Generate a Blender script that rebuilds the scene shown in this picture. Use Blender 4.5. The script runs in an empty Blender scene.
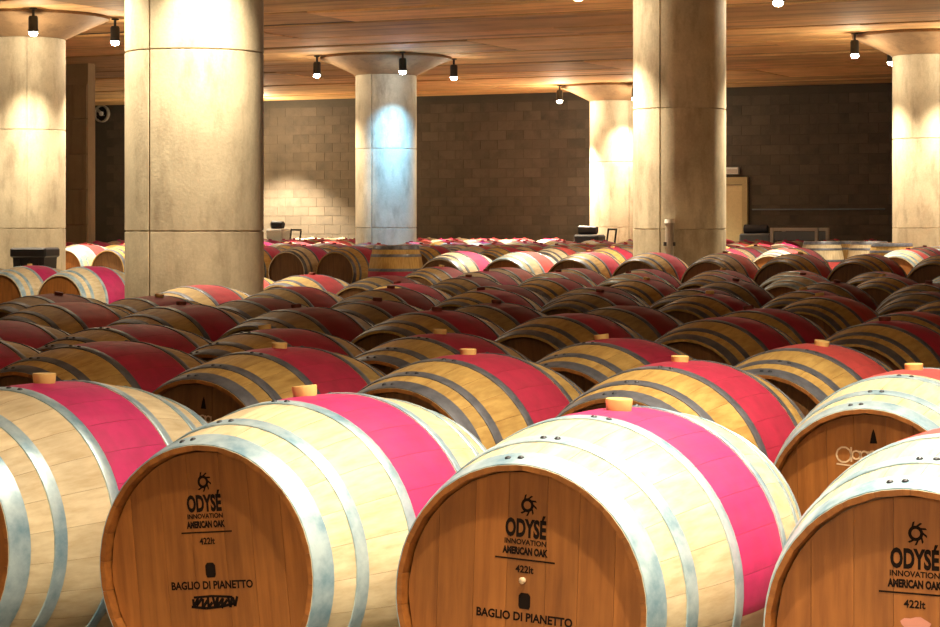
import bpy, bmesh, math, random
from mathutils import Matrix, Vector
random.seed(7)
scene = bpy.context.scene
C = scene.collection
PI = math.pi

# ------------------------------------------------------------------ camera
F_PX, HOR, CAM_Z = 2150.0, 225.0, 1.20          # focal length in pixels, horizon row, eye height
cam_data = bpy.data.cameras.new('camera')
cam_data.sensor_width = 36.0
cam_data.lens = F_PX / 940.0 * 36.0
cam_data.shift_y = -(313.5 - HOR) / 940.0
cam_data.clip_end = 200
cam = bpy.data.objects.new('camera', cam_data)
cam.location = (0, 0, CAM_Z)
cam.rotation_euler = (PI / 2, 0, 0)
C.objects.link(cam)
scene.camera = cam

# ------------------------------------------------------------------ world + view
world = bpy.data.worlds.new('world')
scene.world = world
world.use_nodes = True
world.node_tree.nodes['Background'].inputs[0].default_value = (1.0, 0.8, 0.6, 1)
world.node_tree.nodes['Background'].inputs[1].default_value = 0.0
vs = scene.view_settings
vs.view_transform = 'Standard'
vs.look = 'None'
vs.gamma = 1.0
vs.use_curve_mapping = False
vs.exposure = 0.95

SPOT_W = 300.0          # watts of an ordinary column lamp
WARM = (1.0, 0.84, 0.60)
COOL = (0.16, 0.46, 0.85)

# ------------------------------------------------------------------ layout frames
A = math.radians(29.6)                           # barrel axes point this far right of the view axis
SA, CA = math.sin(A), math.cos(A)
def lat(s, t):                                   # s along the barrel axis, t along a row
    return s * SA + t * CA, s * CA - t * SA
def to_st(x, y):
    return x * SA + y * CA, x * CA - y * SA
B = math.radians(25.7)                           # the building's long walls
SB, CB = math.sin(B), math.cos(B)
def bld(s, t):
    return s * SB + t * CB, s * CB - t * SB
def pix(px, py, h):                              # pixel + known height -> ground position
    y = F_PX * (CAM_Z - h) / (py - HOR)
    return (px - 470) / F_PX * y, y
def pixd(px, depth):
    return (px - 470) / F_PX * depth, depth

# ------------------------------------------------------------------ materials
MATS = {}
def new_mat(name):
    m = bpy.data.materials.new(name)
    m.use_nodes = True
    MATS[name] = m
    nt = m.node_tree
    return m, nt, nt.nodes['Principled BSDF']
def N(nt, kind, **kw):
    n = nt.nodes.new(kind)
    for k, v in kw.items():
        setattr(n, k, v)
    return n
def L(nt, a, b):
    nt.links.new(a, b)
def mixc(nt, fac, a, b, blend='MIX'):
    n = nt.nodes.new('ShaderNodeMix')
    n.data_type = 'RGBA'
    n.blend_type = blend
    for sock, v in ((n.inputs[0], fac), (n.inputs[6], a), (n.inputs[7], b)):
        if hasattr(v, 'links'):
            L(nt, v, sock)
        elif isinstance(v, tuple):
            sock.default_value = (v[0], v[1], v[2], 1)
        else:
            sock.default_value = v
    return n.outputs[2]
def mth(nt, op, a, b=None, clamp=False):
    n = nt.nodes.new('ShaderNodeMath')
    n.operation = op
    n.use_clamp = clamp
    for sock, v in ((n.inputs[0], a), (n.inputs[1], b)):
        if v is None:
            continue
        if hasattr(v, 'links'):
            L(nt, v, sock)
        else:
            sock.default_value = v
    return n.outputs[0]
def noise(nt, coord, scale, stretch=(1, 1, 1), detail=4.0, rough=0.55, rand=None):
    mp = N(nt, 'ShaderNodeMapping')
    mp.inputs['Scale'].default_value = stretch
    L(nt, coord, mp.inputs['Vector'])
    vec = mp.outputs[0]
    if rand is not None:
        cb = N(nt, 'ShaderNodeCombineXYZ')
        for i in range(3):
            L(nt, mth(nt, 'MULTIPLY', rand, 37.0 + 11 * i), cb.inputs[i])
        ad = N(nt, 'ShaderNodeVectorMath', operation='ADD')
        L(nt, vec, ad.inputs[0]); L(nt, cb.outputs[0], ad.inputs[1])
        vec = ad.outputs[0]
    n = N(nt, 'ShaderNodeTexNoise')
    n.inputs['Scale'].default_value = scale
    n.inputs['Detail'].default_value = detail
    n.inputs['Roughness'].default_value = rough
    L(nt, vec, n.inputs['Vector'])
    return n.outputs['Fac']
def ramp(nt, fac, lo, hi):
    n = N(nt, 'ShaderNodeMapRange')
    n.inputs[1].default_value = lo
    n.inputs[2].default_value = hi
    L(nt, fac, n.inputs[0])
    return n.outputs[0]
def bump(nt, bsdf, h, strength=0.2, dist=0.01):
    b = N(nt, 'ShaderNodeBump')
    b.inputs['Strength'].default_value = strength
    b.inputs['Distance'].default_value = dist
    L(nt, h, b.inputs['Height'])
    L(nt, b.outputs[0], bsdf.inputs['Normal'])

def oak(name, base, dark, band=None, lower=-1.0, bw_=0.155, rough=0.6, grain_axis=1, var=0.12):
    """oak staves: grain along the barrel axis, optional wine-red paint between the bilge hoops"""
    m, nt, bs = new_mat(name)
    tc = N(nt, 'ShaderNodeTexCoord')
    oi = N(nt, 'ShaderNodeObjectInfo')
    co = tc.outputs['Object']
    st = [9.0, 9.0, 9.0]; st[grain_axis] = 0.7
    g = noise(nt, co, 6.0, tuple(st), 5.0, 0.6, oi.outputs['Random'])
    blotch = noise(nt, co, 5.0, (1, 1, 1), 3.0, 0.5, oi.outputs['Random'])
    col = mixc(nt, ramp(nt, g, 0.35, 0.72), base, dark)
    rv = mth(nt, 'ADD', mth(nt, 'MULTIPLY', oi.outputs['Random'], var), 1.0 - var * 0.6)
    bl = mth(nt, 'ADD', mth(nt, 'MULTIPLY', ramp(nt, blotch, 0.3, 0.7), 0.3), 0.82)
    k = mth(nt, 'MULTIPLY', rv, bl)
    cb = N(nt, 'ShaderNodeCombineColor')
    for i in range(3):
        L(nt, k, cb.inputs[i])
    col = mixc(nt, 1.0, col, cb.outputs[0], 'MULTIPLY')
    if band:
        sp = N(nt, 'ShaderNodeSeparateXYZ')
        L(nt, co, sp.inputs[0])
        ay = mth(nt, 'ABSOLUTE', sp.outputs[1])
        m1 = mth(nt, 'LESS_THAN', ay, bw_)
        zz = mth(nt, 'ADD', sp.outputs[2], mth(nt, 'MULTIPLY', blotch, 0.06))
        m2 = mth(nt, 'GREATER_THAN', zz, lower)
        patch = noise(nt, co, 14.0, (1, 1, 1), 3.0, 0.6, oi.outputs['Random'])
        bcol = mixc(nt, ramp(nt, patch, 0.35, 0.75), band, tuple(c * 0.72 for c in band))
        fac = mth(nt, 'MULTIPLY', mth(nt, 'MULTIPLY', m1, m2), 0.96)
        col = mixc(nt, fac, col, bcol)
    L(nt, col, bs.inputs['Base Color'])
    bs.inputs['Roughness'].default_value = rough
    bump(nt, bs, g, 0.18, 0.004)
    return m

def metal(name, c1, c2, metallic, rough, scale=20.0):
    m, nt, bs = new_mat(name)
    tc = N(nt, 'ShaderNodeTexCoord')
    oi = N(nt, 'ShaderNodeObjectInfo')
    g = noise(nt, tc.outputs['Object'], scale, (1, 1, 1), 5.0, 0.6, oi.outputs['Random'])
    L(nt, mixc(nt, ramp(nt, g, 0.35, 0.68), c1, c2), bs.inputs['Base Color'])
    bs.inputs['Metallic'].default_value = metallic
    L(nt, mth(nt, 'ADD', mth(nt, 'MULTIPLY', g, 0.25), rough - 0.12), bs.inputs['Roughness'])
    return m

def plain(name, col, rough=0.6, metallic=0.0, var=0.15, scale=30.0):
    m, nt, bs = new_mat(name)
    tc = N(nt, 'ShaderNodeTexCoord')
    g = noise(nt, tc.outputs['Object'], scale)
    L(nt, mixc(nt, g, tuple(min(1, c * (1 + var)) for c in col), tuple(c * (1 - var) for c in col)), bs.inputs['Base Color'])
    bs.inputs['Roughness'].default_value = rough
    bs.inputs['Metallic'].default_value = metallic
    return m

def concrete(name, c1, c2, stain, streak=(3, 3, 0.4), rough=0.75, grain=None):
    m, nt, bs = new_mat(name)
    tc = N(nt, 'ShaderNodeTexCoord')
    oi = N(nt, 'ShaderNodeObjectInfo')
    co = tc.outputs['Object']
    a = noise(nt, co, 1.6, (1, 1, 1), 6.0, 0.6, oi.outputs['Random'])
    b = noise(nt, co, 2.2, streak, 5.0, 0.65, oi.outputs['Random'])
    c = noise(nt, co, 45.0, (1, 1, 1), 3.0, 0.6)
    col = mixc(nt, ramp(nt, a, 0.3, 0.7), c1, c2)
    col = mixc(nt, mth(nt, 'MULTIPLY', ramp(nt, b, 0.48, 0.74), 0.75), col, stain)
    k = mth(nt, 'ADD', mth(nt, 'MULTIPLY', c, 0.35), 0.82)
    cb = N(nt, 'ShaderNodeCombineColor')
    for i in range(3):
        L(nt, k, cb.inputs[i])
    col = mixc(nt, 1.0, col, cb.outputs[0], 'MULTIPLY')
    if grain:
        rv = mth(nt, 'ADD', mth(nt, 'MULTIPLY', oi.outputs['Random'], grain), 1.0 - grain * 0.5)
        cb2 = N(nt, 'ShaderNodeCombineColor')
        for i in range(3):
            L(nt, rv, cb2.inputs[i])
        col = mixc(nt, 1.0, col, cb2.outputs[0], 'MULTIPLY')
    L(nt, col, bs.inputs['Base Color'])
    bs.inputs['Roughness'].default_value = rough
    bump(nt, bs, c, 0.15, 0.01)
    return m

def emit(name, col, power):
    m, nt, bs = new_mat(name)
    bs.inputs['Base Color'].default_value = (*col, 1)
    bs.inputs['Emission Color'].default_value = (*col, 1)
    bs.inputs['Emission Strength'].default_value = power
    return m

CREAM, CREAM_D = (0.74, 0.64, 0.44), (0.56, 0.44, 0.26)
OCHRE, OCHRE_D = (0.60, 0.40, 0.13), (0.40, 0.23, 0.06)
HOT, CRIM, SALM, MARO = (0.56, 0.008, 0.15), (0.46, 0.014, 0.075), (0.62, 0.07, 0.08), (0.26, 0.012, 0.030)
oak('cream_oak', CREAM, CREAM_D)
oak('cream_oak_hot_pink', CREAM, CREAM_D, HOT, -1.0, 0.128)
oak('cream_oak_salmon', CREAM, CREAM_D, SALM, -1.0, 0.128)
oak('ochre_oak', OCHRE, OCHRE_D)
oak('ochre_oak_crimson', OCHRE, OCHRE_D, CRIM)
oak('ochre_oak_salmon', OCHRE, OCHRE_D, SALM)
oak('whole_cream_pink', CREAM, CREAM_D, HOT, -0.05)
oak('whole_cream_salmon', CREAM, CREAM_D, SALM, -0.05)
oak('whole_ochre_crimson', OCHRE, OCHRE_D, CRIM, -0.05)
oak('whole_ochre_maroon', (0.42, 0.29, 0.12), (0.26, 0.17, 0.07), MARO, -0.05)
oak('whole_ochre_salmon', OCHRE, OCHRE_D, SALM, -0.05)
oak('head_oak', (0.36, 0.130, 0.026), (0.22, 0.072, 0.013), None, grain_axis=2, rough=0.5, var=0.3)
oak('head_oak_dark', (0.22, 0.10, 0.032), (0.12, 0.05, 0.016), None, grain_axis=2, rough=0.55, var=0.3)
oak('rail_timber', (0.22, 0.14, 0.07), (0.12, 0.07, 0.035), None, grain_axis=0)
metal('galvanised_steel', (0.56, 0.72, 0.82), (0.20, 0.36, 0.50), 0.4, 0.40, 13.0)
metal('dark_steel', (0.20, 0.215, 0.26), (0.11, 0.12, 0.15), 0.45, 0.45)
metal('rivet_steel', (0.09, 0.10, 0.12), (0.05, 0.05, 0.06), 0.6, 0.4)
plain('bung_wood', (0.80, 0.56, 0.20), 0.55)
plain('bung_dark', (0.20, 0.05, 0.03), 0.6)
plain('print_ink', (0.012, 0.007, 0.005), 0.9)
MATS['print_ink'].node_tree.nodes['Principled BSDF'].inputs['Specular IOR Level'].default_value = 0.1
plain('stain_pink', (0.62, 0.26, 0.20), 0.6)
plain('chalk', (0.75, 0.55, 0.36), 0.7)
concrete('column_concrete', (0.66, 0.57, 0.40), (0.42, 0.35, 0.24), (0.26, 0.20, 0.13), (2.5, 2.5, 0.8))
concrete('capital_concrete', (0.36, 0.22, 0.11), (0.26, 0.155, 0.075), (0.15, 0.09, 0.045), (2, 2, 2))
concrete('ceiling_board', (0.88, 0.53, 0.22), (0.64, 0.36, 0.14), (0.15, 0.075, 0.035), (0.10, 1.6, 1.6), 0.7, 0.6)
concrete('ceiling_joint', (0.10, 0.06, 0.03), (0.07, 0.045, 0.025), (0.04, 0.03, 0.02))
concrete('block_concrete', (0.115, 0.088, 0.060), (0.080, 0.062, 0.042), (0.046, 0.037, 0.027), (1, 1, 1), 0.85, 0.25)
concrete('mortar', (0.088, 0.070, 0.049), (0.073, 0.058, 0.039), (0.06, 0.047, 0.034), (1, 1, 1), 0.9)
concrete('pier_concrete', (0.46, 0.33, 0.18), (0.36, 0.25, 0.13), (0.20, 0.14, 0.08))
concrete('floor_concrete', (0.30, 0.26, 0.20), (0.22, 0.19, 0.15), (0.12, 0.10, 0.08), (1, 1, 1), 0.5)
plain('black_metal', (0.02, 0.02, 0.022), 0.4, 0.3)
plain('dark_plastic', (0.035, 0.033, 0.038), 0.5)
plain('white_plastic', (0.78, 0.75, 0.68), 0.5)
plain('grey_paint', (0.16, 0.18, 0.20), 0.5)
plain('door_cream', (0.70, 0.55, 0.28), 0.5)
plain('door_frame_paint', (0.50, 0.38, 0.18), 0.5)
plain('pale_metal', (0.50, 0.44, 0.36), 0.4, 0.4)
emit('bulb_glow', (1.0, 0.90, 0.70), 60.0)

# ------------------------------------------------------------------ mesh helpers
def mesh_from(name, bm, mats, smooth=False, sharp=None):
    me = bpy.data.meshes.new(name)
    bmesh.ops.recalc_face_normals(bm, faces=bm.faces)
    bm.to_mesh(me); bm.free()
    for k in (mats if isinstance(mats, (list, tuple)) else [mats]):
        me.materials.append(MATS[k])
    if smooth:
        for p in me.polygons:
            p.use_smooth = True
        if sharp:
            me.set_sharp_from_angle(angle=math.radians(sharp))
    return me
def link(name, me, parent=None, loc=(0, 0, 0), rot=(0, 0, 0)):
    o = bpy.data.objects.new(name, me)
    C.objects.link(o)
    o.parent = parent
    o.location = loc
    o.rotation_euler = rot
    return o
def empty(name, loc, rz=0.0):
    o = link(name, None, None, loc, (0, 0, rz))
    o.empty_display_size = 0.1
    return o
def tag(o, label, cat, group=None):
    o['label'] = label; o['category'] = cat
    if group:
        o['group'] = group
    return o
def struct(o):
    o['kind'] = 'structure'
    return o
def box(bm, x0, x1, y0, y1, z0, z1, bev=0.0):
    r = bmesh.ops.create_cube(bm, size=1.0)
    vs_ = r['verts']
    bmesh.ops.scale(bm, vec=(x1 - x0, y1 - y0, z1 - z0), verts=vs_)
    bmesh.ops.translate(bm, vec=((x0 + x1) / 2, (y0 + y1) / 2, (z0 + z1) / 2), verts=vs_)
    if bev:
        es = list({e for v in vs_ for e in v.link_edges})
        bmesh.ops.bevel(bm, geom=es, offset=bev, segments=1, affect='EDGES')
def lathe(bm, prof, seg=32, axis='Z', closed=False, mat=0):
    """prof: list of (r, h); revolved about the axis"""
    rings = []
    for r, h in prof:
        ring = []
        if r < 1e-6:
            ring = [bm.verts.new((0, 0, h) if axis == 'Z' else (0, h, 0))]
        else:
            for i in range(seg):
                a = 2 * PI * i / seg
                p = (r * math.cos(a), r * math.sin(a), h) if axis == 'Z' else (r * math.sin(a), h, r * math.cos(a))
                ring.append(bm.verts.new(p))
        rings.append(ring)
    pairs = list(zip(rings, rings[1:]))
    if closed:
        pairs.append((rings[-1], rings[0]))
    for a, b in pairs:
        for i in range(seg):
            j = (i + 1) % seg
            if len(a) == 1 and len(b) == 1:
                continue
            if len(a) == 1:
                f = bm.faces.new((a[0], b[i], b[j]))
            elif len(b) == 1:
                f = bm.faces.new((a[i], a[j], b[0]))
            else:
                f = bm.faces.new((a[i], a[j], b[j], b[i]))
            f.material_index = mat
def tube(bm, p0, p1, r0, r1=None, seg=12):
    p0, p1 = Vector(p0), Vector(p1)
    r1 = r0 if r1 is None else r1
    d = (p1 - p0)
    M = Matrix.Translation((p0 + p1) / 2) @ d.to_track_quat('Z', 'Y').to_matrix().to_4x4()
    bmesh.ops.create_cone(bm, cap_ends=True, segments=seg, radius1=r0, radius2=r1, depth=d.length, matrix=M)

# ================================================================== SETTING
CEIL = 3.945            # underside of the ceiling boards
WALL_S = 41.25          # back wall along the building axis
T0, T1, S0 = -30.0, 6.5, -5.0
RZB = -B
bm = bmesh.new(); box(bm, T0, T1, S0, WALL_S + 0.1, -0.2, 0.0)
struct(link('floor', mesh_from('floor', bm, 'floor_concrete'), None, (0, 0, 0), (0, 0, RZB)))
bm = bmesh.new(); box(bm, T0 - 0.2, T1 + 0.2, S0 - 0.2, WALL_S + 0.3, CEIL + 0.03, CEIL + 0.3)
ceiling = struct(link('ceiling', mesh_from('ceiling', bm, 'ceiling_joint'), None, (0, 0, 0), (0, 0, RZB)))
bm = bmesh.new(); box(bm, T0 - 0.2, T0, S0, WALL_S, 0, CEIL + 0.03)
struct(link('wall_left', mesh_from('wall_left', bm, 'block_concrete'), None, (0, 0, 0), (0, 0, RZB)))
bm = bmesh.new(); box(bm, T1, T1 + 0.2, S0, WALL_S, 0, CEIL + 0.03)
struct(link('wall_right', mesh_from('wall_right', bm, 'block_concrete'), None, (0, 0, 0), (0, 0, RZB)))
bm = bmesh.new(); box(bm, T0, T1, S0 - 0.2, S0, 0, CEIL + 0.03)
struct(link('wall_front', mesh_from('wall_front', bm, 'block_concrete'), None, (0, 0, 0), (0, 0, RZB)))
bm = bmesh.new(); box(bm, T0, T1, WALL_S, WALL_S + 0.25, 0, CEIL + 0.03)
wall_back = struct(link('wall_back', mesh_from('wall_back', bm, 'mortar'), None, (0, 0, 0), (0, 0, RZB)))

# ceiling boards (form-work strips), long side along the wall
def board_mesh(w, l):
    bm = bmesh.new(); box(bm, -l / 2 + 0.006, l / 2 - 0.006, -w / 2, w / 2, 0.0, 0.05, 0.006)
    return mesh_from('ceiling_board', bm, 'ceiling_board')
blen = 6.0
CYCLE = [(1.75, 0.05), (1.15, 0.22), (2.0, 0.06), (0.75, 0.12), (1.3, 0.30)]      # board width, open joint after it
BMS = [board_mesh(w, blen) for w, g in CYCLE]
s = S0; r = 0
while s < WALL_S - 0.5:
    w, g = CYCLE[r % 5]
    sm = s + w / 2
    t = T0 + blen / 2 - (r % 3) * 2.0
    while t < T1 + 2:
        x, y = bld(sm, t)
        if y > -4 and abs(x) < 0.235 * max(y, 0) + 7.5 and t + blen / 2 > T0 and t - blen / 2 < T1 and sm + w / 2 < WALL_S:
            link('ceiling_board', BMS[r % 5], ceiling, (t, sm, CEIL + random.choice((0, 0.006, 0.012, 0.0))), (0, 0, 0))
        t += blen
    s += w + g; r += 1

# concrete blocks of the back wall
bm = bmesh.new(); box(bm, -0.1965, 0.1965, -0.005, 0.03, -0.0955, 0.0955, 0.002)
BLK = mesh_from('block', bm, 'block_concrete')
door_t = None
dx, dy = pixd(731, 43.9)
door_t = dx * CB - dy * SB
vis, rest = [], []
rows_n = int(CEIL / 0.2)
for k in range(rows_n):
    z = 0.1 + 0.2 * k
    t = -29.0 + (0.2 if k % 2 else 0.0)
    while t < -6.0:
        x, y = bld(WALL_S, t)
        px = 470 + F_PX * x / y
        py = HOR - F_PX * (z - CAM_Z) / y
        if not (abs(t - door_t) < 0.72 and z < 2.25):
            clear = (270 < px < 352) or (420 < px < 586) or (730 < px < 890)
            (vis if clear and 86 < py < 236 else rest).append((t, z))
        t += 0.4
vis.sort(key=lambda p: bld(WALL_S, p[0])[1])
rest += vis[300:]
for t, z in vis[:300]:
    link('block', BLK, wall_back, (t, WALL_S + random.uniform(-0.002, 0.002), z))
vv, ff = [], []
for t, z in rest:
    o = len(vv); d = random.uniform(-0.002, 0.002)
    for yy in (-0.005 + d, 0.02):
        for a, b in ((-1, -1), (1, -1), (1, 1), (-1, 1)):
            vv.append((t + a * 0.1965, WALL_S + yy, z + b * 0.0955))
    ff += [(o, o + 1, o + 2, o + 3), (o, o + 4, o + 5, o + 1), (o + 1, o + 5, o + 6, o + 2), (o + 2, o + 6, o + 7, o + 3), (o + 3, o + 7, o + 4, o)]
me = bpy.data.meshes.new('block_courses'); me.from_pydata(vv, [], ff); me.materials.append(MATS['block_concrete'])
o = link('block_courses', me, wall_back); o['kind'] = 'stuff'

# door in the back wall
d = struct(empty('door_1', (*bld(WALL_S, door_t), 0), RZB))
bm = bmesh.new(); box(bm, -0.46, 0.46, -0.05, -0.005, 0.01, 2.0, 0.006)
leaf = link('door_leaf', mesh_from('door_leaf', bm, 'door_cream'), d)
bm = bmesh.new()
box(bm, -0.58, -0.47, -0.08, -0.002, 0, 2.15); box(bm, 0.47, 0.58, -0.08, -0.002, 0, 2.15); box(bm, -0.58, 0.58, -0.081, -0.002, 2.01, 2.16)
link('door_frame', mesh_from('door_frame', bm, 'door_frame_paint'), d)
bm = bmesh.new(); tube(bm, (-0.38, -0.05, 1.02), (-0.38, -0.10, 1.02), 0.012); tube(bm, (-0.38, -0.10, 1.02), (-0.26, -0.10, 1.02), 0.012)
link('door_handle', mesh_from('door_handle', bm, 'black_metal'), leaf)

# wall return beside the far columns (end of a cross wall)
cx, cy = pixd(88, 36.5)
struct_p = struct(empty('wall_return', (cx, cy, 0), -A))
bm = bmesh.new(); box(bm, -7.0, 0.0, 0.0, 0.19, 0, CEIL + 0.02)
link('wall_core', mesh_from('wall_core', bm, 'pier_concrete'), struct_p)
bm = bmesh.new(); box(bm, -0.595, 0.595, -0.02, 0.005, -0.292, 0.292, 0.006)
PAN = mesh_from('panel', bm, 'pier_concrete')
for k in range(6):
    for j in range(2):
        link('panel', PAN, struct_p, (-0.61 - 1.2 * j, 0.0, 0.3 + 0.6 * k))

# ================================================================== COLUMNS WITH LAMPS
def drum_mesh(z0, z1, r=0.5):
    bm = bmesh.new()
    angs = []
    for i in range(72):
        a = 5.0 * i
        if a in (50.0, 230.0):                           # vertical form-work seam, a real groove
            angs += [(a - 1.1, 0), (a - 0.9, 0.022), (a + 0.9, 0.022), (a + 1.1, 0)]
        else:
            angs.append((a, 0))
    prof = [(r - 0.008, z0), (r - 0.008, z0 + 0.004), (r, z0 + 0.007), (r, (z0 + z1) / 2), (r, z1 - 0.007), (r - 0.008, z1 - 0.004), (r - 0.008, z1)]
    rings = [[bm.verts.new(((rr - d) * math.cos(math.radians(a)), (rr - d) * math.sin(math.radians(a)), z)) for a, d in angs] for rr, z in prof]
    n = len(angs)
    for p, q in zip(rings, rings[1:]):
        for i in range(n):
            bm.faces.new((p[i], p[(i + 1) % n], q[(i + 1) % n], q[i]))
    bm.faces.new(rings[0]); bm.faces.new(rings[-1])
    return mesh_from('drum', bm, 'column_concrete', True, 30)
DRUMS = [drum_mesh(0, 1.157), drum_mesh(1.157, 2.44), drum_mesh(2.44, 3.64)]
bm = bmesh.new()
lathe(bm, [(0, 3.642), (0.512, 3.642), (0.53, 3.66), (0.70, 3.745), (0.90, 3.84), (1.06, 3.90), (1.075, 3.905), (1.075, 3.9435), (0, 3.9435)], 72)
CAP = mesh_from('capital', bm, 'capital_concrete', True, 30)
# lamp: mounting plate, stem, can, bulb
bm = bmesh.new(); lathe(bm, [(0, 0.315), (0.05, 0.315), (0.05, 0.30), (0.02, 0.295), (0, 0.295)], 20); PLATE = mesh_from('mounting_plate', bm, 'black_metal', True, 40)
bm = bmesh.new(); lathe(bm, [(0, 0.30), (0.018, 0.30), (0.018, 0.20), (0, 0.20)], 12); STEM = mesh_from('stem', bm, 'black_metal', True, 40)
bm = bmesh.new(); lathe(bm, [(0, 0.22), (0.05, 0.215), (0.062, 0.19), (0.062, 0.05), (0.068, 0.03), (0.068, 0.012), (0.060, 0.012), (0.052, 0.04), (0, 0.05)], 24); CAN = mesh_from('lamp_can', bm, 'black_metal', True, 40)
bm = bmesh.new(); lathe(bm, [(0, 0.05), (0.03, 0.045), (0.05, 0.02), (0.056, -0.012), (0.036, -0.036), (0, -0.044)], 20); BULB = mesh_from('bulb', bm, 'bulb_glow', True)

LAMP_ANG = {'right': 15.5, 'back': 105.5, 'left': 195.5, 'front': 285.5}
def column(x, y, label, lamps, short):
    c = tag(empty('concrete_column', (x, y, 0)), label, 'column')
    rzc = math.radians(8 if not COLS[1:] else random.uniform(0, 360))
    for m in DRUMS:
        link('drum', m, c, (0, 0, 0), (0, 0, rzc))
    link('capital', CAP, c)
    for which, ang in LAMP_ANG.items():
        spec = lamps.get(which, lamps.get('all', {}))
        a = math.radians(ang)
        R = 1.15
        lx, ly, lz = x + R * math.cos(a), y + R * math.sin(a), CEIL - 0.315
        lamp = tag(empty('ceiling_spotlight', (lx, ly, lz)),
                   'black spotlight on the %s side of the %s column' % ({'right': 'right-hand', 'left': 'left-hand', 'front': 'near', 'back': 'far'}[which], short),
                   'spotlight', 'spotlights around the column heads')
        link('mounting_plate', PLATE, lamp); link('stem', STEM, lamp); link('lamp_can', CAN, lamp)
        k = spec.get('k', 1.0)
        if k > 0:
            link('bulb', BULB, lamp)
            ld = bpy.data.lights.new('spot', 'SPOT')
            ld.energy = SPOT_W * k
            ld.color = spec.get('col', WARM)
            ld.spot_size = math.radians(spec.get('size', 96))
            ld.spot_blend = spec.get('blend', 0.85)
            ld.shadow_soft_size = 0.045
            tilt = spec.get('tilt', 0.0)              # degrees towards the column
            ax = Vector((-math.sin(a), math.cos(a), 0))
            q = Matrix.Rotation(math.radians(tilt), 3, ax)
            lo = bpy.data.objects.new('spot_light', ld); C.objects.link(lo); lo.parent = lamp
            lo.location = (0, 0, -0.06)
            lo.rotation_euler = q.to_euler()
            pd = bpy.data.lights.new('glow', 'POINT')
            pd.energy = SPOT_W * k * 0.03 * spec.get('glow', 1.0)
            pd.color = spec.get('col', WARM)
            pd.shadow_soft_size = 0.05
            po = bpy.data.objects.new('bulb_light', pd); C.objects.link(po); po.parent = lamp
            po.location = (0, 0, -0.11)
    return c
COLS = []
def add_col(px, depth, label, lamps, short):
    x, y = pixd(px, depth)
    COLS.append((x, y)); column(x, y, label, lamps, short)
add_col(194.5, 15.58, 'massive concrete column rising from the shaded barrels', {'front': dict(k=1.4, tilt=17, size=70, blend=1.0), 'left': dict(k=1.0, tilt=14, size=78), 'right': dict(k=0.0), 'back': dict(k=2.6, tilt=-28, size=92)}, 'massive')
add_col(27, 28.3, 'pale concrete column beside the cross wall end', {'all': dict(k=1.4)}, 'cross-wall')
add_col(679.5, 23.2, 'concrete column with a pipe on it, half in shade', {'front': dict(k=0.0), 'left': dict(k=1.9), 'right': dict(k=2.2), 'back': dict(k=1.6)}, 'half-shaded')
add_col(386, 35.2, 'concrete column washed with cool blue light', {'front': dict(col=COOL, k=1.8, tilt=8, size=104, glow=0.3, blend=1.0), 'left': dict(k=1.1), 'right': dict(k=0.6), 'back': dict(k=0.5)}, 'blue-lit')
add_col(615, 42.5, 'bright yellow-lit concrete column close to the block wall', {'right': dict(k=0.05), 'back': dict(k=0.3), 'front': dict(k=1.6, tilt=8, size=104), 'left': dict(k=4.5, tilt=-8, blend=0.5)}, 'yellow-lit')
add_col(927.5, 31.1, 'pale concrete column near the upright barrels', {'back': dict(k=0.2), 'all': dict(k=1.7)}, 'upright-barrel')
add_col(205, 46.2, 'concrete column against the block wall, hidden behind the massive one', {'right': dict(k=7.0, blend=0.5), 'all': dict(k=0.6)}, 'hidden')
COLS.append((1.72, 3.58)); column(1.72, 3.58, 'concrete column beside the branded front barrels', {'left': dict(k=1.15), 'back': dict(k=1.5, size=98, tilt=-6), 'right': dict(k=0.5), 'front': dict(k=0.8)}, 'nearest')
COLS.append((-2.6, -3.8)); column(-2.6, -3.8, 'unseen concrete column added behind the viewpoint to light the barrel heads', {'right': dict(k=2.0, size=143, blend=0.15), 'back': dict(k=2.0, size=143, blend=0.15), 'all': dict(k=0.0)}, 'added rearmost')  # unseen grid column, added so its wide lamps light the front heads

# ================================================================== BARRELS
HL, RB, RE = 0.475, 0.350, 0.275
RZ_BARREL = math.radians(27.0)
def rad(y):
    return RB - (RB - RE) * (y / HL) ** 2
NS = 26
def stave_mesh():
    bm = bmesh.new()
    ys = [-HL, -0.445] + [-0.42 + 0.84 * i / 9 for i in range(10)] + [0.445, HL]
    rows = []
    for y in ys:
        r = rad(y)
        h = PI / NS - 0.0003 / r
        tk = 0.010 + 0.012 * min(1.0, (HL - abs(y)) / 0.03)
        ring = []
        for rr, a in ((r - 0.0006, -h), (r, -h * 0.6), (r, h * 0.6), (r - 0.0006, h), (r - tk, h), (r - tk, -h)):
            ring.append(bm.verts.new((rr * math.sin(a), y, rr * math.cos(a))))
        rows.append(ring)
    for a, b in zip(rows, rows[1:]):
        for i in range(6):
            j = (i + 1) % 6
            bm.faces.new((a[i], a[j], b[j], b[i]))
    for f in bm.faces:
        if f.calc_center_median().z < 0.24 or f.calc_center_median().z < rad(f.calc_center_median().y) - 0.008:
            f.material_index = 1
    for ends in (rows[0], rows[-1][::-1]):
        bm.faces.new(ends).material_index = 1
    return mesh_from('stave', bm, ['cream_oak', 'head_oak'], True, 30)
STAVE = stave_mesh()
HR, HY = 0.2590, -0.453
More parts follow.
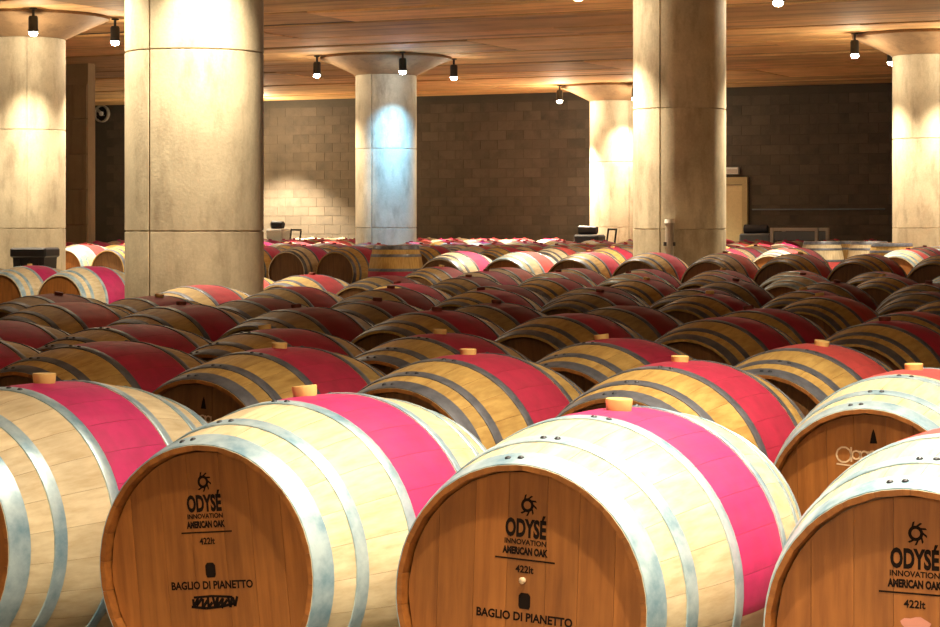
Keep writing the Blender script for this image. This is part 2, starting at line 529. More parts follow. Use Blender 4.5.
def head_boards(n=7, back=False):
    out = []
    ws = [0.9, 1.1, 1.0, 1.15, 0.95, 1.05, 0.85]
    tot = sum(ws[:n]); x = -HR
    yf = HY if not back else -HY
    th = 0.022 if not back else -0.022
    for w in ws[:n]:
        x0, x1 = x + 0.0004, x + 2 * HR * w / tot - 0.0004
        x += 2 * HR * w / tot
        pts = []
        K = 6
        for i in range(K + 1):
            xx = x0 + (x1 - x0) * i / K
            pts.append((xx, math.sqrt(max(HR * HR - xx * xx, 0))))
        loop = pts + [(a, -b) for a, b in reversed(pts)]
        lp = []
        for p in loop:
            if not lp or (abs(p[0] - lp[-1][0]) + abs(p[1] - lp[-1][1])) > 1e-5:
                lp.append(p)
        if abs(lp[0][0] - lp[-1][0]) + abs(lp[0][1] - lp[-1][1]) < 1e-5:
            lp.pop()
        bm = bmesh.new()
        f = [bm.verts.new((a, yf, b)) for a, b in lp]
        g = [bm.verts.new((a, yf + th, b)) for a, b in lp]
        bm.faces.new(f); bm.faces.new(g[::-1])
        for i in range(len(f)):
            j = (i + 1) % len(f)
            bm.faces.new((f[i], f[j], g[j], g[i]))
        out.append(mesh_from('head_board', bm, 'head_oak'))
    return out
HEADB = head_boards()
def body_mesh():
    """stave shell with shallow joints, chimes and closed back head"""
    bm = bmesh.new()
    ys = [-HL, -0.42, -0.33, -0.22, -0.11, 0, 0.11, 0.22, 0.33, 0.42, HL]
    rows = []
    seq = []
    for k in range(NS):
        c = 2 * PI * k / NS; h = PI / NS
        seq += [(c - h, -0.0022), (c - h * 0.7, 0.0), (c + h * 0.7, 0.0)]
    def ring(y, r, groove):
        return [bm.verts.new(((r + (d if groove else 0)) * math.sin(a), y, (r + (d if groove else 0)) * math.cos(a))) for a, d in seq]
    rows = [ring(-HL + 0.045, HR - 0.001, False), ring(-HL, RE - 0.011, False)] + [ring(y, rad(y), True) for y in ys] + [ring(HL, RE - 0.011, False), ring(HL - 0.033, HR, False)]
    n = len(seq)
    for a, b in zip(rows, rows[1:]):
        for i in range(n):
            j = (i + 1) % n
            bm.faces.new((a[i], a[j], b[j], b[i]))
    bm.faces.new(rows[-1])
    for f in bm.faces:
        c = f.calc_center_median()
        if math.hypot(c.x, c.z) < rad(c.y) - 0.008:
            f.material_index = 1
    return mesh_from('staves', bm, ['whole_ochre_crimson', 'head_oak_dark'], True, 35)
BODY = body_mesh()
def head_mesh():
    bm = bmesh.new()
    # boards with thin recessed joints, one plate
    xs = [-HR + 2 * HR * i / 7 for i in range(8)]
    for i in range(7):
        x0, x1 = xs[i] + 0.001, xs[i + 1] - 0.001
        pts = [(x0 + (x1 - x0) * k / 4) for k in range(5)]
        up = [bm.verts.new((x, HY, math.sqrt(max(HR * HR - x * x, 1e-6)))) for x in pts]
        dn = [bm.verts.new((x, HY, -math.sqrt(max(HR * HR - x * x, 1e-6)))) for x in pts]
        for k in range(4):
            bm.faces.new((up[k], up[k + 1], dn[k + 1], dn[k]))
    bb = [bm.verts.new((HR * math.sin(2 * PI * i / 28), HY + 0.006, HR * math.cos(2 * PI * i / 28))) for i in range(28)]
    bm.faces.new(bb)
    return mesh_from('head', bm, 'head_oak_dark')
HEAD = head_mesh()
def hoop_mesh(y0, y1, seg=64, lip=0.0032):
    bm = bmesh.new()
    ym = (y0 + y1) / 2
    lathe(bm, [(rad(y0) + lip * 0.7, y0), (rad(y0) + lip, y0 + 0.0015), (rad(ym) + lip, ym), (rad(y1) + lip, y1 - 0.0015), (rad(y1) + lip * 0.7, y1),
               (rad(y1) - 0.001, y1), (rad(ym) - 0.001, ym), (rad(y0) - 0.001, y0)], seg, 'Y', True)
    return mesh_from('hoop', bm, 'galvanised_steel', True, 40)
HOOP_F = [(-0.4735, -0.418), (-0.350, -0.314), (-0.164, -0.130), (0.130, 0.164), (0.314, 0.350), (0.418, 0.4735)]
HOOP_POS = [(-0.4735, -0.424), (-0.368, -0.334), (-0.192, -0.158), (0.158, 0.192), (0.334, 0.368), (0.424, 0.4735)]
HOOPS = [hoop_mesh(a, b) for a, b in HOOP_POS]
HOOPS_F = [hoop_mesh(a, b) for a, b in HOOP_F]
bm = bmesh.new(); lathe(bm, [(0, 0.004), (0.0045, 0.003), (0.007, 0.0), (0.007, -0.002), (0, -0.002)], 10); RIVET = mesh_from('rivet', bm, 'rivet_steel', True)
bm = bmesh.new(); lathe(bm, [(0, -0.02), (0.024, -0.02), (0.028, 0.0), (0.030, 0.020), (0.029, 0.023), (0, 0.023)], 24); BUNG = mesh_from('bung', bm, 'bung_wood', True, 40)
bm = bmesh.new(); lathe(bm, [(0, -0.02), (0.022, -0.02), (0.025, 0.0), (0.026, 0.014), (0.024, 0.016), (0, 0.016)], 16); BUNG2 = mesh_from('bung', bm, 'bung_wood', True, 40)
# one-piece barrel for the farthest rows
def far_mesh():
    bm = bmesh.new()
    prof = [(HR, -HL + 0.04), (RE - 0.024, -HL), (RE, -HL), (rad(-0.415) , -0.415), (rad(-0.33), -0.33), (rad(-0.195), -0.195), (rad(-0.158), -0.158), (RB, 0), (rad(0.158), 0.158), (rad(0.195), 0.195), (rad(0.33), 0.33), (rad(0.415), 0.415), (RE, HL), (HR, HL - 0.03), (0, HL - 0.03)]
    lathe(bm, [(0, -HL + 0.04)] + prof, 28, 'Y')
    bm.faces.ensure_lookup_table()
    for f in bm.faces:
        c = f.calc_center_median(); yy = abs(c.y); r = math.hypot(c.x, c.z)
        if r < RE - 0.01 and c.y < 0:
            f.material_index = 1
        elif 0.415 < yy or 0.158 < yy < 0.195:
            f.material_index = 2
    lathe(bm, [(0.03, 0.0), (0.028, 0.0)], 3)
    M = Matrix.Translation((0, 0, RB))
    b2 = len(bm.verts)
    bmesh.ops.create_cone(bm, cap_ends=True, segments=10, radius1=0.027, radius2=0.03, depth=0.03, matrix=M)
    return mesh_from('wine_barrel', bm, ['whole_cream_salmon', 'head_oak', 'dark_steel'], True, 35)
FAR = far_mesh()

def setmat(o, name, slot=0):
    o.material_slots[slot].link = 'OBJECT'
    o.material_slots[slot].material = MATS[name]

# --- lettering for the branded heads (flat print, a hair proud of the boards)
def text_mesh(txt, width, height, bold=0.0):
    cu = bpy.data.curves.new('lettering', 'FONT')
    cu.body = txt; cu.size = 1.0; cu.align_x = 'CENTER'; cu.resolution_u = 3
    cu.offset = bold
    cu.fill_mode = 'FRONT'
    ob = bpy.data.objects.new('tmp_text', cu)
    C.objects.link(ob)
    bpy.context.view_layer.update()
    me = bpy.data.meshes.new_from_object(ob.evaluated_get(bpy.context.evaluated_depsgraph_get()))
    bpy.data.objects.remove(ob); bpy.data.curves.remove(cu)
    xs = [v.co.x for v in me.vertices]; ys = [v.co.y for v in me.vertices]
    x0, x1, y0, y1 = min(xs), max(xs), min(ys), max(ys)
    for v in me.vertices:
        u = (v.co.x - (x0 + x1) / 2) * width / (x1 - x0)
        w = (v.co.y - (y0 + y1) / 2) * height / (y1 - y0)
        v.co = (u, 0, w)
    me.materials.clear(); me.materials.append(MATS['print_ink'])
    me.name = 'lettering'
    return me
def flat_poly(name, polys, mat):
    bm = bmesh.new()
    for p in polys:
        bm.faces.new([bm.verts.new((a, 0, b)) for a, b in p])
    me = bpy.data.meshes.new(name); bm.to_mesh(me); bm.free(); me.materials.append(MATS[mat])
    return me
def stroke(pts, w):
    out = []
    for (x0, z0), (x1, z1) in zip(pts, pts[1:]):
        dx, dz = x1 - x0, z1 - z0
        l = math.hypot(dx, dz) or 1e-6
        nx, nz = -dz / l * w / 2, dx / l * w / 2
        out.append([(x0 + nx, z0 + nz), (x0 - nx, z0 - nz), (x1 - nx, z1 - nz), (x1 + nx, z1 + nz)])
    return out
PRINT = []
PRINT.append(('brand_lettering', text_mesh('ODYSÉ', 0.090, 0.047, 0.045), 0.002, 0.152))
PRINT.append(('brand_lettering', text_mesh('INNOVATION', 0.092, 0.011, 0.03), 0.002, 0.120))
PRINT.append(('brand_lettering', text_mesh('AMERICAN OAK', 0.100, 0.016, 0.06), 0.002, 0.102))
PRINT.append(('printed_rule', flat_poly('printed_rule', [[(-0.066, -0.0016), (0.066, -0.0016), (0.066, 0.0016), (-0.066, 0.0016)]], 'print_ink'), 0.002, 0.085))
PRINT.append(('brand_lettering', text_mesh('422lt', 0.040, 0.015, 0.03), 0.002, 0.066))
# swirling sun-like emblem: ring with bent rays
pol = []
for i in range(20):
    a0, a1 = 2 * PI * i / 20, 2 * PI * (i + 1) / 20
    pol.append([(0.008 * math.cos(a0), 0.008 * math.sin(a0)), (0.014 * math.cos(a0), 0.014 * math.sin(a0)), (0.014 * math.cos(a1), 0.014 * math.sin(a1)), (0.008 * math.cos(a1), 0.008 * math.sin(a1))])
for i in range(7):
    a = math.radians(130 - 38 * i)
    pol.append([(0.013 * math.cos(a), 0.013 * math.sin(a)), (0.013 * math.cos(a - 0.38), 0.013 * math.sin(a - 0.38)), (0.022 * math.cos(a - 0.62), 0.022 * math.sin(a - 0.62)), (0.021 * math.cos(a - 0.42), 0.021 * math.sin(a - 0.42))])
PRINT.append(('sun_emblem', flat_poly('sun_emblem', pol, 'print_ink'), 0.004, 0.194))
# shield emblem over the estate name
sh = [[(-0.010, -0.014), (0.010, -0.014), (0.013, -0.008), (0.013, 0.012), (0.008, 0.018), (-0.008, 0.018), (-0.013, 0.012), (-0.013, -0.008)]]
PRINT.append(('shield_emblem', flat_poly('shield_emblem', sh, 'print_ink'), 0.004, 0.001))
PRINT.append(('estate_lettering', text_mesh('BAGLIO DI PIANETTO', 0.212, 0.018, 0.035), 0.004, -0.029))
# hand-painted scrawl
rs = random.Random(3)
sc = []
for k in range(9):
    x = -0.052 + 0.013 * k
    sc += stroke([(x, 0.014 * rs.uniform(0.4, 1)), (x + 0.006 * rs.uniform(-1, 1), -0.014 * rs.uniform(0.5, 1)), (x + 0.011, 0.012 * rs.uniform(-0.2, 1))], 0.0065)
sc += stroke([(-0.058, -0.009), (-0.02, -0.013), (0.02, -0.010), (0.055, -0.004)], 0.006) + stroke([(-0.05, 0.011), (0.0, 0.013), (0.05, 0.010)], 0.005)
SCRAWL = flat_poly('scrawl', sc, 'print_ink')
# maker's mark on the second-row heads: flame and looping script
mk = [[(-0.010, 0.030), (0.010, 0.030), (0.004, 0.058), (0.0, 0.068), (-0.005, 0.054)]]
FLAME = flat_poly('flame_mark', mk, 'print_ink')
loops = []
for cx_, r_ in ((-0.055, 0.020), (-0.022, 0.011), (0.0, 0.010), (0.022, 0.011), (0.044, 0.010)):
    loops += stroke([(cx_ + r_ * math.cos(a), 0.004 + r_ * math.sin(a)) for a in [i * 2 * PI / 10 for i in range(11)]], 0.0045)
    loops += stroke([(cx_ + r_, 0.004 + r_), (cx_ + r_, -0.014)], 0.0045)
loops += stroke([(-0.075, -0.020), (-0.02, -0.026), (0.05, -0.022)], 0.004)
SCRIPT = flat_poly('script_mark', loops, 'chalk')
blob = [[(0.026 * math.cos(a) * (1 + 0.2 * math.sin(3 * a)), 0.015 * math.sin(a) * (1 + 0.15 * math.cos(5 * a))) for a in [i * 2 * PI / 16 for i in range(16)]]]
blob += [[(0.008 * math.cos(a), -0.036 + 0.007 * math.sin(a)) for a in [i * 2 * PI / 10 for i in range(10)]]]
STAIN = flat_poly('wine_stain', blob, 'stain_pink')
bm = bmesh.new(); lathe(bm, [(0, -0.006), (0.007, -0.006), (0.006, -0.001), (0.0065, 0.012), (0, 0.012)], 12, 'Y'); PEG = mesh_from('sample_peg', bm, 'chalk', True)

def on_head(name, me, e, roll, u, v, lift=0.0006):
    c, s_ = math.cos(roll), math.sin(roll)
    return link(name, me, e, (u * c + v * s_, HY - lift, RB - u * s_ + v * c), (0, roll, 0))

def barrel(x, y, zc, label, group, roll=0.0, rz=None, detail='parts', wood='whole_ochre_crimson', hoopm='dark_steel', headm='head_oak_dark', bungm='bung_wood', has_bung=True, front_row=False):
    """zc: height of the barrel's axis"""
    rz = -RZ_BARREL if rz is None else rz
    if detail == 'one':
        e = link('wine_barrel', FAR, None, (x, y, zc), (0, roll, rz))
        setmat(e, wood, 0)
        setmat(e, hoopm, 2)
        return tag(e, label, 'barrel', group)
    e = tag(empty('wine_barrel', (x, y, zc - RB), rz), label, 'barrel', group)
    up = (0, 0, RB)
    if detail == 'staves':
        plainw, bandw = wood
        for k in range(NS):
            th = 2 * PI * (k + 0.5) / NS
            o = link('stave', STAVE, e, up, (0, roll + th, 0))
            d = math.degrees(math.acos(math.cos(th)))
            setmat(o, bandw if d < 96 + random.uniform(-3, 3) else plainw)
        for m in HEADB:
            o = link('head_board', m, e, up, (0, roll, 0))
            setmat(o, headm)
    else:
        o = link('staves', BODY, e, up, (0, roll, 0)); setmat(o, wood)
        o = link('head', HEAD, e, up, (0, roll, 0)); setmat(o, headm)
    for i, m in enumerate(HOOPS_F if front_row else HOOPS):
        h = link('hoop', m, e, up, (0, roll, 0)); setmat(h, hoopm)
        if detail == 'staves':
            y0, y1 = (HOOP_F if front_row else HOOP_POS)[i]
            base = -0.16 + 0.09 * ((i * 7) % 3)
            for q in (0.0, 0.10):
                a = base + q
                yy = (y0 + y1) / 2
                r = rad(yy) + 0.0032
                link('rivet', RIVET, h, (r * math.sin(a), yy, r * math.cos(a)), (0, a, 0))
    if has_bung:
        o = link('bung', BUNG if front_row else BUNG2, e, (RB * math.sin(roll), 0, RB + RB * math.cos(roll)), (0, roll, 0)); setmat(o, bungm)
    return e

GAL, DRK = 'galvanised_steel', 'dark_steel'
ZC = 0.45           # axis height in the near block (top of bilge 0.80)
rows_for_rails = {}
def note(row, t, s, zc):
    rows_for_rails.setdefault(row, []).append((t, s, zc))

# front row, branded
front = [(47, 382, math.radians(0)), (303, 397, math.radians(-6)), (619, 408, math.radians(2))]
pos = []
for px, py, rl in front:
    x, y = pix(px, py, 0.80)
    s, t = to_st(x, y)
    pos.append((4.22, t, rl))
pos.append((4.22, pos[-1][1] + 0.80, math.radians(0)))
FL = ['branded oak barrel, hot pink band, outer end of the front row, head mostly cut off',
      'branded oak barrel with scrawled black paint under the estate lettering',
      'branded oak barrel with pale peg in its head and whitened hoops',
      'branded oak barrel with pink wine splashes on its lettered head']
for i, (s, t, rl) in enumerate(pos):
    x, y = lat(s, t)
    e = barrel(x, y, ZC, FL[i], 'branded front row barrels', rl, -math.radians(27.3), 'staves', ('cream_oak', 'cream_oak_hot_pink' if i < 3 else 'cream_oak_salmon'), GAL, 'head_oak', front_row=True)
    for nm, me, u, v in PRINT:
        on_head(nm, me, e, rl, u, v)
    if i == 1:
        on_head('painted_scrawl', SCRAWL, e, rl, 0.004, -0.066)
    if i == 2:
        on_head('sample_peg', PEG, e, rl, 0.0, 0.044)
    if i == 3:
        on_head('wine_stain', STAIN, e, rl, 0.004, 0.028)
    note('front', t, s, ZC)

# second and third rows
def px_row(name, s_fixed, items, extra):
    out = []
    for px, py in items:
        x, y = pix(px, py, 0.80); s, t = to_st(x, y)
        out.append(t)
    return out
row2 = px_row('second', 5.8, [(280, 348), (475, 354), (699, 363), (928, 367)], None)
row2 = [row2[0] - 1.42, row2[0] - 0.71] + row2
row2[2:] = [row2[5] - 2.154, row2[5] - 1.436, row2[5] - 0.718, row2[5]]
row2[0:2] = [row2[2] - 1.44, row2[2] - 0.72]
for i, t in enumerate(row2):
    x, y = lat(5.8, t)
    rl = math.radians(random.uniform(-8, 8))
    last = i == len(row2) - 1
    lab = ['crimson-banded oak barrel at the outer end of the second row, dark hoops',
           'crimson-banded oak barrel without a bung, second row, beside the script-marked head',
           'crimson-banded oak barrel with dark flame and script mark on its head, second row',
           'crimson-banded oak barrel with bung, second row, next after the script-marked head',
           'crimson-banded oak barrel, second row, between a crimson-banded one and the pale-hooped one',
           'oak barrel with brown head, pale hoops and salmon band, second row'][i]
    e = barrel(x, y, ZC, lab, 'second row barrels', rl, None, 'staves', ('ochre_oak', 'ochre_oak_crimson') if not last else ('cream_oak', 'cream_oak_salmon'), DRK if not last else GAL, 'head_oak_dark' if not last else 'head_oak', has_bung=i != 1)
    if i in (2, 5):
        on_head('script_mark', SCRIPT, e, rl, -0.01, 0.150)
        on_head('flame_mark', FLAME, e, rl, 0.015, 0.155)
    note('second', t, 5.8, ZC)
row3 = px_row('third', 6.85, [(607, 339), (800, 343)], None)
row3 = [row3[0] - 0.725 * k for k in (4, 3, 2, 1)] + [row3[0], row3[0] + 0.725, row3[0] + 1.45]
for i, t in enumerate(row3):
    x, y = lat(6.85, t)
    pale = i in (3, 5)
    lab = 'oak barrel with salmon band, third row, behind the second row' if i >= 5 else ('oak barrel with crimson band and no bung, third row' if i < 2 else 'oak barrel with crimson band and pale bung, third row')
    barrel(x, y, ZC, lab, 'third row barrels', math.radians(random.uniform(-8, 8)), None, 'staves',
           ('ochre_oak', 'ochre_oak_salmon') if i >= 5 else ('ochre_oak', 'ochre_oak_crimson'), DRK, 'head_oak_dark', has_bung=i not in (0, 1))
    note('third', t, 6.85, ZC)

# deeper rows
def in_view(x, y, margin):
    return y > 3 and abs(x) < 470 / F_PX * y + margin
KEEP = []
def blocked(x, y):
    if any(math.hypot(x - a, y - b) < r_ for a, b, r_ in KEEP):
        return True
    wx, wy = pixd(88, 36.5); s1, t1 = to_st(x, y); s3, t3 = to_st(wx, wy)
    if abs(s1 - s3 - 0.14) < 0.75 and t1 < t3 + 0.5:
        return True
    if any(math.hypot(x - a, y - b) < 1.06 for a, b in COLS):
        return True
    s2 = x * SB + y * CB
    return s2 > WALL_S - 0.75
KEEP += [(*pixd(760, 40.6), 1.0), (*pixd(592, 40.2), 1.05), (*pixd(281, 44.2), 1.0), (*pixd(800, 39.6), 1.0), (*pixd(35, 26.6), 0.75)]
ORD = ['fourth', 'fifth', 'sixth', 'seventh', 'eighth', 'ninth', 'tenth', 'eleventh', 'twelfth', 'thirteenth', 'fourteenth', 'fifteenth', 'sixteenth', 'seventeenth', 'eighteenth', 'nineteenth', 'twentieth',
       'twenty-first', 'twenty-second', 'twenty-third', 'twenty-fourth', 'twenty-fifth', 'twenty-sixth']
deep = [8.70, 9.68, 11.62, 12.62, 14.5, 16.4, 17.9, 19.4, 23.4, 24.5, 26.3, 27.3, 29.2, 30.2, 32.1, 33.1, 35.0, 36.0, 37.6, 38.6]
upright = [pixd(396, 26.5)] + [pixd(822, 33.3), pixd(846, 34.3), pixd(869, 33.3), pixd(892, 30.3)]
allb = []
for ri, s in enumerate(deep):
    zc = ZC if s < 18.5 else 0.58
    off = random.uniform(0, 0.7)
    t = -26.0 + off
    while t < 3:
        tt = t + random.uniform(-0.012, 0.012)
        t += 0.735
        x, y = lat(s, tt)
        if not in_view(x, y, 0.75) or blocked(x, y):
            continue
        if 7.5 < s < 15.6 and tt < -0.55 * s - 3.3:
            continue
        if s < 16 and tt < -14 + 3: 
            continue
        if 15.2 < s < 22.8 and -0.80 < tt / s < -0.59:
            continue
        if 17 < s < 22.8 and tt / s < -0.79:
            continue
        if 21.0 < y < 32.6 and 800 < 470 + F_PX * x / y < 905:
            continue
        if any(math.hypot(x - a, y - b) < 0.92 for a, b in upright):
            continue
        allb.append((y, x, s, tt, zc, ri))
allb.sort()
print('deep barrels', len(allb), 'of which beyond 30 m', sum(1 for b in allb if b[0] > 30))
rnd = random.Random(11)

N_IND = 280
stuffl = []
for idx, (y, x, s, t, zc, ri) in enumerate(allb):
    roll = math.radians(rnd.uniform(-10, 10))
    lit = s > 16 
    q = rnd.random()
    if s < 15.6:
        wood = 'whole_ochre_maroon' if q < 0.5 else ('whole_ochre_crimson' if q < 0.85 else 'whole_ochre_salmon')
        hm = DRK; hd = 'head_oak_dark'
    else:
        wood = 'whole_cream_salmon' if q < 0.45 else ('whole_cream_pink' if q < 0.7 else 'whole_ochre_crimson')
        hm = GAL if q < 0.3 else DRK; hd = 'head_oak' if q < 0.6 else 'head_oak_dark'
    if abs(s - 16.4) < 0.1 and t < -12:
        wood, hm, hd = 'whole_cream_pink', GAL, 'head_oak'
    hb = rnd.random() < 0.6
    bm_ = 'bung_wood' if q > 0.7 else 'bung_dark'
    tone, bandn = wood.split('_')[1:]
    lab = '%s oak barrel with %s band and %s, %s row from the branded barrels' % (
        'grey-hooped ' + tone if hm == GAL else tone, bandn, ('no bung' if not hb else 'pale bung' if bm_ == 'bung_wood' else 'dark bung') if y < 31 else 'dark hoops' if hm == DRK else 'pale hoops', ORD[ri])
    note(ri, t, s, zc)
    if idx >= N_IND:
        stuffl.append((x, y, zc, roll)); continue
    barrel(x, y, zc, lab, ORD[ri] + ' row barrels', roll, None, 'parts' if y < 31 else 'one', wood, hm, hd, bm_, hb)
if stuffl:
    bm = bmesh.new()
    for x, y, zc, roll in stuffl:
        M = Matrix.Translation((x, y, zc)) @ Matrix.Rotation(-A, 4, 'Z') @ Matrix.Rotation(roll, 4, 'Y')
        n0 = len(bm.verts); nf = len(bm.faces)
        bm.from_mesh(FAR)
        bm.verts.ensure_lookup_table()
        bmesh.ops.transform(bm, matrix=M, verts=bm.verts[n0:])
    me = bpy.data.meshes.new('distant_barrels'); bm.to_mesh(me); bm.free()
    for k in ('whole_cream_salmon', 'head_oak', 'dark_steel'):
        me.materials.append(MATS[k])
    o = link('distant_barrels', me); o['kind'] = 'stuff'
    tag(o, 'last rows of oak barrels along the foot of the block wall', 'barrels')

# upright barrels
def upright_barrel(x, y, label, wood, hm, group=None):
    e = tag(empty('upright_barrel', (x, y, 0), random.uniform(0, 6)), label, 'barrel', group)
    up = (0, 0, HL)
    rot = (-PI / 2, 0, 0)
    o = link('staves', BODY, e, up, rot); setmat(o, wood)
    o = link('head', HEAD, e, up, rot); setmat(o, 'head_oak_dark')
    for m in HOOPS:
        h = link('hoop', m, e, up, rot); setmat(h, hm)
oak('whole_ochre_band', OCHRE, OCHRE_D, CRIM, -2.0)
oak('whole_cream_band', CREAM, CREAM_D, SALM, -2.0)
for i, (x, y) in enumerate(upright):
    if i == 0:
        upright_barrel(x, y, 'oak barrel standing upright in the aisle near the blue-lit column', 'whole_ochre_band', DRK)
    else:
        upright_barrel(x, y, 'oak barrel standing upright beside the pale column', 'whole_cream_band' if i % 2 else 'whole_ochre_band', DRK, 'upright barrels by the pale column')

# timber rails the rows lie on: two rails per run of barrels
RAILS = {}
def rails(row, items, rowname):
    items.sort()
    runs = [[items[0]]]
    for it in items[1:]:
        if it[0] - runs[-1][-1][0] > 1.1:
            runs.append([it])
        else:
            runs[-1].append(it)
    for run in runs:
        t0, t1 = run[0][0] - 0.3, run[-1][0] + 0.3
        s, zc = run[0][1], run[0][2]
        x, y = lat(s, (t0 + t1) / 2)
        e = tag(empty('barrel_rack', (x, y, 0), -A), 'low timber rack under the %s row of barrels' % rowname, 'rack', 'timber racks under the barrel rows')
        l = (t1 - t0) / 2
        top = zc - rad(0.19) - 0.004
        for sy in (-1, 1):
            bm = bmesh.new(); box(bm, -l, l, sy * 0.26 - 0.05, sy * 0.26 + 0.05, 0.06, top, 0.004)
            link('rail', mesh_from('rail', bm, 'rail_timber'), e)
        n = max(2, int((t1 - t0) / 1.6) + 1)
        for k in range(n):
            xx = -l + 0.15 + (2 * l - 0.3) * k / (n - 1)
            bm = bmesh.new(); box(bm, xx - 0.05, xx + 0.05, -0.36, 0.36, 0, 0.06, 0.004)
            link('sleeper', mesh_from('sleeper', bm, 'rail_timber'), e)
for row, items in rows_for_rails.items():
    rails(row, items, row if isinstance(row, str) else ORD[row])

# ================================================================== SMALL THINGS
# conduit pipe on the near face of the half-shaded column
x, y = COLS[2]
e = tag(empty('drain_pipe', (x - 0.16, y - 0.56, 0), 0), 'short grey pipe with pale cap against the half-shaded column', 'pipe')
bm = bmesh.new(); tube(bm, (0, 0, 0), (0, 0, 1.22), 0.045, None, 16); link('pipe', mesh_from('pipe', bm, 'pale_metal', True, 40), e)
bm = bmesh.new(); tube(bm, (0, 0, 1.22), (0, 0, 1.26), 0.055, 0.05, 16); link('cap', mesh_from('cap', bm, 'white_plastic', True, 40), e)
bm = bmesh.new(); box(bm, -0.06, 0.06, -0.03, 0.062, 0.98, 1.02); link('bracket', mesh_from('bracket', bm, 'dark_plastic'), e)

# dark bin in front of the pale column
x, y = pixd(35, 26.6)
e = tag(empty('storage_bin', (x, y, 0), -0.2), 'dark ribbed bin standing in front of the pale column', 'bin')
bm = bmesh.new(); lathe(bm, [(0, 0), (0.24, 0), (0.29, 0.80), (0, 0.80)], 4); bmesh.ops.rotate(bm, verts=bm.verts, matrix=Matrix.Rotation(PI / 4, 3, 'Z'))
link('tub', mesh_from('tub', bm, 'dark_plastic'), e)
bm = bmesh.new(); box(bm, -0.235, 0.235, -0.235, 0.235, 0.80, 0.92, 0.02); link('lid', mesh_from('lid', bm, 'dark_plastic'), e)
for k in range(3):
    bm = bmesh.new(); box(bm, -0.14 + 0.12 * k, -0.10 + 0.12 * k, -0.225, -0.19, 0.2, 0.78); link('rib', mesh_from('rib', bm, 'dark_plastic'), e)

# round wall fan beside the wall return
def on_wall(px, z, out=0.0):
    k = (px - 470) / F_PX
    yy = (WALL_S - 0.02 - out) / (k * SB + CB)
    return (k * yy, yy, z)
p = on_wall(102, CAM_Z + (HOR - 106) * 47.5 / F_PX * 0.98, 0.06)
e = tag(empty('wall_fan', p, -B), 'round white and black fan mounted on the block wall', 'fan')
bm = bmesh.new(); lathe(bm, [(0.17, -0.05), (0.20, -0.05), (0.20, 0.04), (0.17, 0.04)], 32, 'Y', True); link('ring', mesh_from('ring', bm, 'pale_metal', True, 40), e)
bm = bmesh.new(); lathe(bm, [(0, 0.03), (0.172, 0.03), (0.172, 0.039), (0, 0.039)], 32, 'Y'); link('backing', mesh_from('backing', bm, 'black_metal'), e)
bm = bmesh.new(); lathe(bm, [(0, -0.06), (0.05, -0.05), (0.06, 0.03), (0, 0.03)], 20, 'Y'); link('hub', mesh_from('hub', bm, 'white_plastic', True, 40), e)
for k in range(5):
    a = 2 * PI * k / 5
    bm = bmesh.new(); box(bm, 0.05, 0.16, -0.006, 0.006, -0.035, 0.035)
    link('blade', mesh_from('blade', bm, 'pale_metal' if k == 3 else 'black_metal'), e, (0, -0.01, 0), (0.0, a, 0))

# exit lamp box above the door
p = on_wall(733, CAM_Z + (HOR - 171) * 43.4 / F_PX, 0.05)
e = tag(empty('emergency_light', p, -B), 'small pale emergency light box above the cream door', 'light box')
bm = bmesh.new(); box(bm, -0.13, 0.13, -0.05, 0.05, -0.07, 0.07, 0.012); link('housing', mesh_from('housing', bm, 'white_plastic'), e)
bm = bmesh.new(); box(bm, -0.11, 0.11, -0.056, -0.045, -0.05, 0.03); link('diffuser', mesh_from('diffuser', bm, 'pale_metal'), e)
# conduit along the right part of the back wall
p0, p1 = on_wall(752, CAM_Z + 0.31, 0.02), on_wall(885, CAM_Z + 0.31, 0.02)
bm = bmesh.new(); tube(bm, p0, p1, 0.015, None, 8)
tag(link('wall_conduit', mesh_from('wall_conduit', bm, 'grey_paint', True, 40)), 'thin grey conduit running along the dark block wall beyond the door', 'conduit')

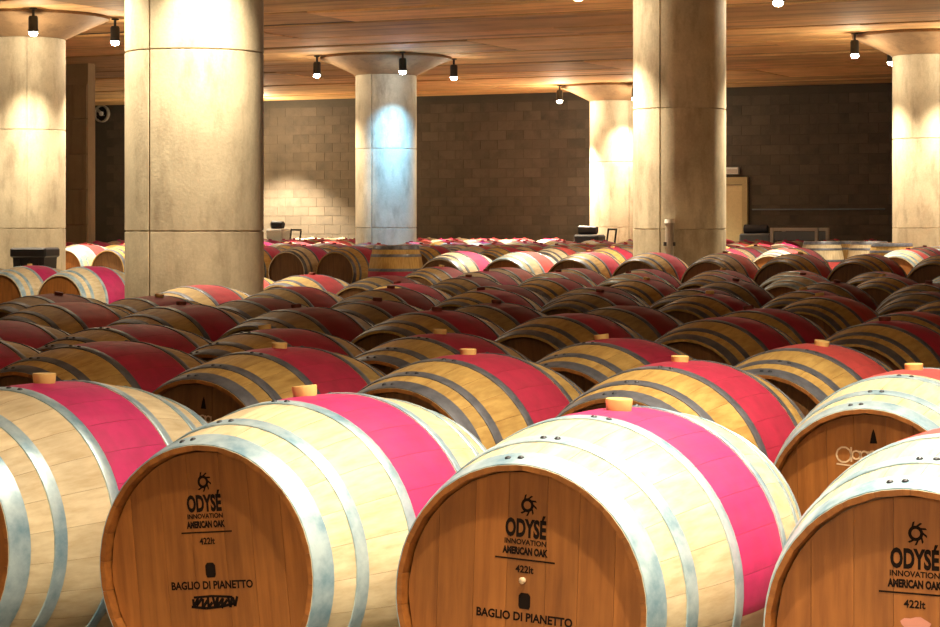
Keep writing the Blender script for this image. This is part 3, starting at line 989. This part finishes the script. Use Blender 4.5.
# pumps and boxes at the foot of the wall
def pump_cart(px, depth, label, w, h, mast, body='grey_paint'):
    x, y = pixd(px, depth)
    e = tag(empty('pump_cart', (x, y, 0), -B), label, 'pump cart')
    bm = bmesh.new(); box(bm, -w / 2, w / 2, -0.25, 0.25, 0.16, 0.24, 0.01); link('platform', mesh_from('platform', bm, 'black_metal'), e)
    for sx in (-1, 1):
        for sy in (-1, 1):
            bm = bmesh.new(); tube(bm, (sx * (w / 2 - 0.1), sy * 0.22, 0.09), (sx * (w / 2 - 0.1), sy * 0.27, 0.09), 0.09, None, 16)
            link('wheel', mesh_from('wheel', bm, 'dark_plastic', True, 40), e)
    bm = bmesh.new(); box(bm, -w / 2 + 0.05, w / 2 - 0.15, -0.2, 0.2, 0.24, h - 0.18, 0.03); link('motor_housing', mesh_from('motor_housing', bm, body), e)
    bm = bmesh.new(); tube(bm, (-w / 2 + 0.1, 0, h - 0.10), (w / 2 - 0.25, 0, h - 0.10), 0.09, 0.075, 18); link('motor', mesh_from('motor', bm, 'dark_plastic', True, 40), e)
    bm = bmesh.new(); tube(bm, (w / 2 - 0.06, -0.2, 0.2), (w / 2 + 0.06, -0.2, mast), 0.018); tube(bm, (w / 2 - 0.06, 0.2, 0.2), (w / 2 + 0.06, 0.2, mast), 0.018); tube(bm, (w / 2 + 0.06, -0.2, mast), (w / 2 + 0.06, 0.2, mast), 0.018)
    link('push_handle', mesh_from('push_handle', bm, 'black_metal', True, 40), e)
pump_cart(760, 40.6, 'grey pump cart parked by the cream door', 0.8, 1.22, 1.12)
pump_cart(592, 40.2, 'dark pump cart parked in front of the yellow-lit column', 0.7, 1.20, 1.12, 'dark_plastic')
pump_cart(281, 44.2, 'pump cart with white housing near the lit left part of the block wall', 0.6, 1.3, 1.1, 'white_plastic')
x, y = pixd(800, 39.6)
e = tag(empty('pallet_box', (x, y, 0), -B), 'low slatted crate with pale edges under the dark block wall', 'crate')
for k in range(5):
    bm = bmesh.new(); box(bm, -0.42, 0.42, -0.35, -0.33, 0.12 + 0.2 * k, 0.28 + 0.2 * k, 0.004); link('slat', mesh_from('slat', bm, 'grey_paint'), e)
    bm = bmesh.new(); box(bm, -0.42, 0.42, 0.33, 0.35, 0.12 + 0.2 * k, 0.28 + 0.2 * k, 0.004); link('slat', mesh_from('slat', bm, 'grey_paint'), e)
for sx in (-1, 1):
    for sy in (-1, 1):
        bm = bmesh.new(); box(bm, sx * 0.42 - 0.03, sx * 0.42 + 0.03, sy * 0.35 - 0.03, sy * 0.35 + 0.03, 0, 1.15, 0.004); link('post', mesh_from('post', bm, 'pale_metal'), e)
bm = bmesh.new(); box(bm, -0.44, 0.44, -0.37, -0.33, 1.09, 1.15, 0.004); box(bm, -0.44, 0.44, 0.33, 0.37, 1.09, 1.15, 0.004); link('top_rim', mesh_from('top_rim', bm, 'pale_metal'), e)
bm = bmesh.new(); box(bm, -0.42, 0.42, -0.35, 0.35, 0.05, 0.10); link('base', mesh_from('base', bm, 'rail_timber'), e)
